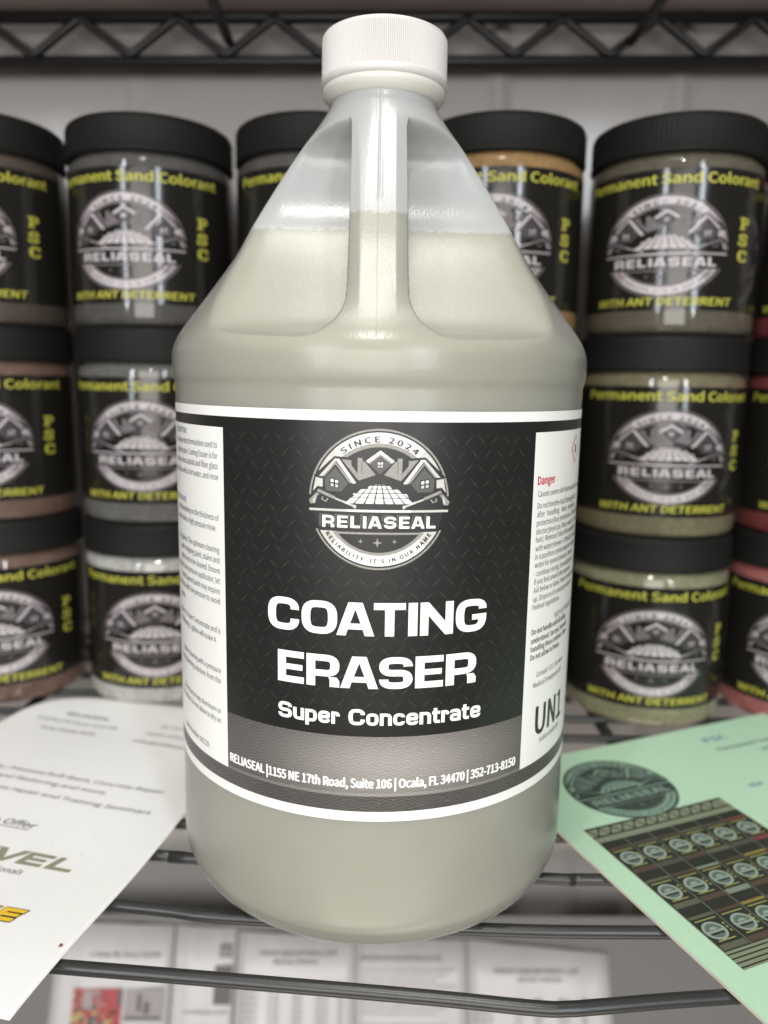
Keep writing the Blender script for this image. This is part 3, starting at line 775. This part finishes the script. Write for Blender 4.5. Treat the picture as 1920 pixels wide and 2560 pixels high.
# page coordinates: x to the right along the text, y away from the viewer, right edge at x = 0
sp_.text('RELIASEAL', -97, 78.5, 3.2, tk, width=27, bold=.04)
sp_.text('1155 NE 17th Road, Suite 106', -99, 70.5, 2.7, tk, width=50, bold=.01)
sp_.text('Ocala, Florida 34470', -98.5, 61, 2.7, tk, width=33, bold=.01)
sp_.text('352-713-8150', -42, 78, 2.8, tk, width=20); sp_.text('www.reliaseal.com', -36, 69.5, 2.8, tk, width=40); sp_.text('info@reliaseal.com', -36, 60, 2.8, tk, width=44, bold=.01)
sp_.text('with Specialty: Pressure/Soft Wash, Concrete Repair,', -17, 17.4, 2.8, tk, width=118, align='R', slant=.2, bold=.008)
sp_.text('Sealing and Restoring and more.', -42.6, 10, 2.8, tk, width=78, align='R', slant=.2, bold=.008)
sp_.text('service, hose repair and Training Seminars', -15.3, .6, 2.8, tk, width=104, align='R', slant=.2, bold=.008)
sp_.text('We also Offer', -57, -21.6, 3.6, tk, width=41, align='R', slant=.25, bold=.035); sp_.rect(-96, -23.1, -58, -22.7, tk, 2)
def SL(pts, m, layer=2, ox=0, oy=0, kx=1.0): sp_.poly([(ox+x*kx+.36*y, oy+y) for x, y in pts], m, layer)
KE = [[(0, 0), (2.3, 0), (2.3, 7.8), (0, 7.8)], [(2.3, 0), (9, 0), (9, 1.8), (2.3, 1.8)], [(2.3, 3.1), (8.2, 3.1), (8.2, 4.7), (2.3, 4.7)], [(2.3, 6), (9.2, 6), (9.2, 7.8), (2.3, 7.8)]]
by = -42.6
for ox, pts_l in ((-74.5, KE), (-62.0, [[(-1.0, 7.8), (1.6, 7.8), (5.0, 1.9), (5.0, 0), (2.6, 0)], [(5.0, 0), (5.0, 1.9), (7.6, 7.8), (10.3, 7.8), (6.4, 0)]]), (-49.2, KE), (-36.4, KE[:2])):
    for p_ in pts_l: SL(p_, kh, 2, ox, by, 1.22)
sp_.text('The Tools For Professionals', -42, -48.4, 2.9, tk, width=52, align='R', slant=.3)
sp_.text('o', -27, -31.5, 1.0, mid_grey_ink)
navy = mat('navy_ink', (.03, .07, .20), .5); yel = mat('gold_ink', (.78, .50, .03), .5)
ex, ey = -36, -73
YE = [[(0, 0), (2.6, 0), (2.6, 6.8), (0, 6.8)], [(2.6, 0), (8.6, 0), (8.6, 1.9), (2.6, 1.9)], [(2.6, 2.7), (8.4, 2.7), (8.4, 4.3), (2.6, 4.3)], [(2.6, 5.0), (8.8, 5.0), (8.8, 6.8), (2.6, 6.8)]]
for ly, mm, g in ((2, black_ink, .34), (3, yel, 0)):
    for p_ in YE:
        x0_, x1_ = min(q[0] for q in p_), max(q[0] for q in p_); y0_, y1_ = min(q[1] for q in p_), max(q[1] for q in p_)
        SL([(x0_-g, y0_-g), (x1_+g, y0_-g), (x1_+g, y1_+g), (x0_-g, y1_+g)], mm, ly, ex, ey)
        SL([(x0_-g, y0_-g), (x1_+g, y0_-g), (x1_+g, y1_+g), (x0_-g, y1_+g)], mm, ly, ex-10.6, ey)
SL([(-8, -1.8), (3.2, -1.2), (2.2, -.38), (-8, -.38)], navy, 2, ex, ey)
SL([(0, 0), (1.5, 0), (1.5, 6), (0, 6)], dark_grey_ink, 2, -29.5, -85.5)
spk = random.Random(3)
for _ in range(46):
    x, y = spk.uniform(-110, -4), spk.uniform(-104, 60); q = spk.uniform(.10, .3)
    sp_.poly([(x+q*math.cos(a)*(1+.4*spk.random()), y+q*math.sin(a)) for a in (0, 1.2, 2.4, 3.6, 5)], mid_grey_ink, 2)
sp_.poly([(-4.2, -78.3), (-3.2, -78.0), (-2.6, -79.3), (-3.8, -79.8)], mat('smudge_brown', (.20, .10, .06), .7), 2)
sp_.build('printed_text', smap, so, step=6)

# ------------------------------------------------------------------ mint green booklet on the right
mint = mat('mint_card', (.44, .66, .47), .5, noise=.03, nscale=500, bump=.06, bscale=400)
edge_m = mat('card_edge', (.62, .57, .47), .7)
bk = empty('booklet', (78.8, -1.5, 0), R(21.2)); tag(bk, 'mint green booklet with black emblem and jar photo, right of the jug', 'booklet')
BW, BH = 215.9, 150
def bz(x, y): return 2.2+2.0*sstep(30, 216, x)
def slab(x0, x1, y0, y1, zb, zt, mats, name, parent, n=72):
    bm = bmesh.new(); T_ = {}; B_ = {}
    for i in range(n+1):
        for j in range(n+1):
            x = x0+(x1-x0)*i/n; y = y0+(y1-y0)*j/n; T_[i, j] = bm.verts.new((x, y, zt(x, y))); B_[i, j] = bm.verts.new((x, y, zb(x, y)))
    for i in range(n):
        for j in range(n):
            bm.faces.new((T_[i, j], T_[i+1, j], T_[i+1, j+1], T_[i, j+1])); bm.faces.new((B_[i, j], B_[i, j+1], B_[i+1, j+1], B_[i+1, j]))
    for k in range(n):
        for q in (((k, 0), (k+1, 0)), ((k+1, n), (k, n)), ((0, k+1), (0, k)), ((n, k), (n, k+1))):
            f = bm.faces.new((B_[q[0]], B_[q[1]], T_[q[1]], T_[q[0]])); f.material_index = 1
    return obj(name, bm, mats, parent, smooth=True, angle=40)
y_top = 58.5; y_bot = -190
cov = slab(0, BW, y_bot, y_top, lambda x, y: bz(x, y)-1.15, bz, [mint, edge_m], 'cover', bk)
slab(1.0, BW-1, y_bot+.6, y_top-.6, lambda x, y: bz(x, y)-1.9, lambda x, y: bz(x, y)-1.2, [mat('inner_pages', (.68, .66, .60), .7), edge_m], 'pages', bk)
bp_ = Print()
dkg = mat('booklet_dark', (.035, .055, .045), .5); mg1 = mat('booklet_mid', (.10, .15, .12), .5); mg2 = mat('booklet_light', (.20, .32, .24), .5); mg3 = mat('booklet_pale', (.33, .54, .39), .5)
CXb, CYb, RB = 48.5, 20.6, 26.3
bp_.mesh([(CXb+RB*math.cos(2*math.pi*i/64), CYb+RB*math.sin(2*math.pi*i/64)) for i in range(64)], [tuple(range(64))], dkg, 1)
bp_.add(EMB, lambda a, b: (CXb+a*RB, CYb+b*RB), {white_ink: mg2, light_grey_ink: mg2, mid_grey_ink: mg1, dark_grey_ink: mg1, black_ink: dkg}, dl=1)
bl = mat('blue_ink', (.07, .13, .38), .5)
bp_.text('PSC', 129, 41.5, 4.2, bl, width=15, bold=.02)
bp_.text('Permanent Sand Colorant', 121, 31.5, 3.4, tk, width=62, align='L', bold=.02)
bp_.text('with Ant Deterrent', 142, 24, 3.0, tk, width=44, align='L'); bp_.text('HOA', 111, -2, 3.0, bl, width=8, bold=.02)
for k in range(8): bp_.text('For paver joints and sand', 118, -7.5-6*k, 2.5, tk if k % 2 else bl, width=52-3*(k % 3), align='L')
bp_.text('Permanent Sand Colorant', 44, -112-0, 0.1, bl, width=.1)
bp_.text('PSC is a polymer', 71, -90.5, 4.3, bl, align='L', width=50, bold=.03)
# printed photograph of jars on a rack
px0, px1, py1, py0 = 10.5, 85.5, -3.2, -89
rack_bg = mat('photo_wall', (.20, .235, .15), .5); pdark = mat('photo_dark', (.022, .026, .02), .5); pring = mat('photo_ring', (.27, .33, .27), .5); pyel = mat('photo_yellow', (.27, .28, .09), .5)
bp_.rect(px0, py0, px1, py1, rack_bg, 1); None
bp_.rect(px0, py1-1.2, px1, py1, pdark, 2); bp_.rect(px0, py1-7.2, px1, py1-6.2, pdark, 2)
for k in range(12):
    x = px0+k*6.2
    bp_.poly([(x, py1-1.2), (x+.8, py1-1.2), (x+3.9, py1-6.2), (x+3.1, py1-6.2)], pdark, 2); bp_.poly([(x+6.2, py1-1.2), (x+7.0, py1-1.2), (x+3.9, py1-6.2), (x+3.1, py1-6.2)], pdark, 2) if k < 11 else None
pc = [mat('photo_sand%d' % i, c_, .5) for i, c_ in enumerate([(.08, .055, .04), (.19, .23, .18), (.07, .075, .06), (.24, .19, .05), (.10, .11, .07), (.16, .05, .045)])]
for row in range(3):
    for k in range(6):
        w_ = 12.4; x = px0+.4+k*w_; h_ = 22.3; yb = py1-10.5-h_*(row+1); rv = random.Random(row*7+k); j_ = rv.uniform(-.5, .5)
        bp_.rect(x, yb, x+w_-.3, yb+h_, pdark, 2)
        cc = pc[5] if k == 5 else pc[rv.choice((0, 2, 4, 4, 2, 1, 0, 3))]
        bp_.rect(x+.5, yb+.6, x+w_-.8, yb+3.2, cc, 3); bp_.rect(x+.5, yb+16.4, x+w_-.8, yb+17.8, cc, 3)
        bp_.arc(x+5.4+j_, yb+9.4, .01, 4.5, 0, 360, mg1, 4, 22); bp_.arc(x+5.4+j_, yb+9.4, 3.5, 4.5, 0, 360, pring, 5, 22)
        bp_.rect(x+1.9+j_, yb+8.6, x+8.9+j_, yb+9.5, pring, 6)
        bp_.poly([(x+3.4+j_, yb+9.9), (x+7.4+j_, yb+9.9), (x+6.3+j_, yb+11.1), (x+4.5+j_, yb+11.1)], pring, 6); bp_.rect(x+2.6+j_, yb+7.6, x+8.2+j_, yb+8.4, pdark, 6)
        bp_.rect(x+1.2, yb+14.7, x+w_-1.8, yb+15.3, pyel, 6); bp_.rect(x+2.0, yb+4.3, x+w_-2.8, yb+4.9, pyel, 6)
        for q in range(3): bp_.rect(x+10.3, yb+7.2+q*1.8, x+11.1, yb+8.3+q*1.8, pyel, 6)
for k in range(4): bp_.rect(px0, py0+.7+k*2.0, px1, py0+1.3+k*2.0, pdark, 2)
for k in range(30):
    x, y = spk.uniform(3, 100), spk.uniform(-110, 50); q = spk.uniform(.08, .22)
    bp_.poly([(x+q, y), (x, y+q), (x-q, y), (x, y-q)], mg1, 1)
bp_.build('printed_cover_art', lambda x, y, l: (x, y, bz(x, y)+.08+.025*l), cov, step=3)

# ------------------------------------------------------------------ brochures leaning in a rack below the shelf
rack = empty('brochure_rack', (-53, 215, -215.7)); tag(rack, 'grey brochure rack standing behind the leaflets under the shelf rods', 'rack')
lean = math.atan2(.44, .9)
def lean_obj(name, parent, x0, x1, t0, t1, off, thick, mats, jog=0):
    bm = bmesh.new(); box(bm, x0, x1, off, off+thick, t0, t1)
    if jog:
        for v in bm.verts:
            if v.co.z > (t0+t1)/2: v.co.z += jog*(v.co.x-x0)
    o = obj(name, bm, mats, parent, smooth=False); return o
rk = lean_obj('back_panel', rack, -330, 330, -225, 13, 3.5, 3, mat('rack_grey', (.16, .15, .14), .5)); rk.rotation_euler = (-lean, 0, 0)
rk = lean_obj('tray', rack, -330, 330, -228, -224, -26, 26, mat('rack_grey', (.16, .15, .14), .5)); rk.rotation_euler = (-lean, 0, 0)
pics = []
broch = mat('brochure_paper', (.60, .57, .56), .35, noise=.02, nscale=40)
BR = [(-228, -143, 8.5, -.03, 0, 'white leaflet with a red picture, leftmost under the shelf'), (-142, -97, 6, -.03, .5, 'narrow white leaflet with a dark picture strip, second from the left under the shelf'),
      (-95.5, -9, 2, -.03, 0, 'white price list leaflet with columns of figures, under the front left of the jug'), (-8.6, 73.2, -.3, -.03, .4, 'white leaflet of small paragraphs below the middle of the jug'),
      (73.8, 178.2, -2.3, -.085, .1, 'rightmost white leaflet with rows of figures, under the bent front rod')]
gx = -53.09
pr_red = mat('picture_red', (.42, .05, .05), .5); pr_dk = mat('picture_dark', (.10, .09, .085), .5); pr_gy = mat('picture_grey', (.34, .30, .29), .5); pr_ye = mat('picture_straw', (.45, .33, .12), .5)
for k, (x0, x1, top_, jog, off, lb) in enumerate(BR):
    e = empty('leaflet', (0, 215, -215.7)); e.rotation_euler = (-lean, 0, 0); tag(e, lb, 'leaflet', 'leaflets in the rack under the shelf')
    bm = bmesh.new(); n = 10; W_ = x1-x0
    T_ = {}
    for i in range(n+1):
        for j in range(9):
            x = x0+W_*i/n; z = -220+(top_+jog*(x-x0)+220)*j/8; y = 1.5+off-.9*math.sin(math.pi*i/n)*2-(1.2 if i in (3, 7) else 0)
            T_[i, j] = bm.verts.new((x, y, z))
    for i in range(n):
        for j in range(8): bm.faces.new((T_[i, j], T_[i+1, j], T_[i+1, j+1], T_[i, j+1]))
    pg = obj('page', bm, broch, e, smooth=True)
    md = pg.modifiers.new('thickness', 'SOLIDIFY'); md.thickness = .0006; md.offset = 1
    bpr = Print(); cx_ = (x0+x1)/2
    if k == 0:
        bpr.text('A Step By Step Guide', cx_+9, -14.5, 3.0, pr_dk, width=52, bold=.02); bpr.text('3D Over-All Systems', cx_+7, -27, 3.2, pr_dk, width=50, bold=.03)
        bpr.rect(-211, -80, -176, -35, pr_red, 1); bpr.rect(-204, -48, -192, -36, pr_gy, 2); bpr.poly([(-211, -52), (-204, -49), (-199, -56), (-203, -66), (-210, -64)], pr_ye, 2); bpr.poly([(-187, -50), (-183, -53), (-184, -64), (-188, -60)], pr_ye, 2)
        rv = random.Random(5)
        for _ in range(90):
            xx, zz_ = rv.uniform(-210, -178), rv.uniform(-79, -37); q = rv.uniform(.8, 2.6)
            bpr.poly([(xx+q*math.cos(a_)*rv.uniform(.6, 1.2), zz_+q*math.sin(a_)*rv.uniform(.6, 1.2)) for a_ in (0, 1.1, 2.3, 3.4, 4.6, 5.5)], rv.choice((pr_red, pr_dk, pr_gy, pr_ye, pr_red, pr_dk)), 3)
        bpr.rect(-199, -80, -190, -52, pr_dk, 2); bpr.rect(-179, -46, -176, -35, pr_dk, 3); bpr.poly([(-211, -58), (-205, -60), (-206, -80), (-211, -80)], pr_dk, 3)
        bpr.rect(-174, -55, -147, -35, pr_gy, 1); bpr.rect(-165, -49, -162, -38, pr_dk, 2); bpr.rect(-160, -51, -156, -43, pr_dk, 2); bpr.rect(-174, -55, -147, -52.5, pr_dk, 2); bpr.text('Cleaning Sources', -160, -60, 2.6, pr_dk, width=26)
    elif k == 1:
        bpr.rect(-111, -45, -98.5, -20, pr_dk, 1); bpr.rect(-108, -14.5, -99.5, -6, pr_dk, 1); bpr.text('22', -104, -13, 4.5, broch, layer=2); bpr.text('Professional', -116, -51, 2.6, pr_dk, width=30)
        bpr.rect(-138, -50, -118, -24, pr_gy, 1) if False else None
    elif k in (2, 4):
        bpr.text('PAVER SEALER PRICE LIST', cx_+(2 if k == 2 else -2), -13 if k == 2 else -24, 3.0, pr_dk, width=56 if k == 2 else 62, bold=.03); bpr.text('RETAIL PRICES', cx_, -18.5 if k == 2 else -29.5, 2.6, pr_dk, width=32, bold=.02)
        for r_ in range(14):
            for c_, (xx, ww) in enumerate(((.12, 12), (.32, 8), (.52, 7), (.72, 9), (.88, 4)) if k == 2 else ((.10, 14), (.34, 6), (.48, 6), (.66, 9), (.8, 4))):
                bpr.text(('Gallon', '12.50', '48.00', '189.9', '5')[c_], x0+W_*xx, -33-r_*4.2-(9 if k == 4 else 0), 2.1, pr_dk, width=ww, bold=.02)
    else:
        bpr.text('SEALER APPLICATION GUIDE', cx_-8, -16, 3.0, pr_dk, width=60, bold=.02)
        for r_ in range(16):
            if r_ % 5 == 4: continue
            bpr.text('mix the sealer and apply in even coats to the pavers', x0+5, -23-r_*3.5, 1.7, pr_dk, align='L', width=68-7*(r_ % 3))
    bpr.build('printed_text', lambda x, y, l, o_=off: (x, -1.9+o_-.15*l, y), pg)
    pg.rotation_euler = (0, 0, 0)
print('tris', sum(len(p.vertices)-2 for me in bpy.data.meshes for p in me.polygons))
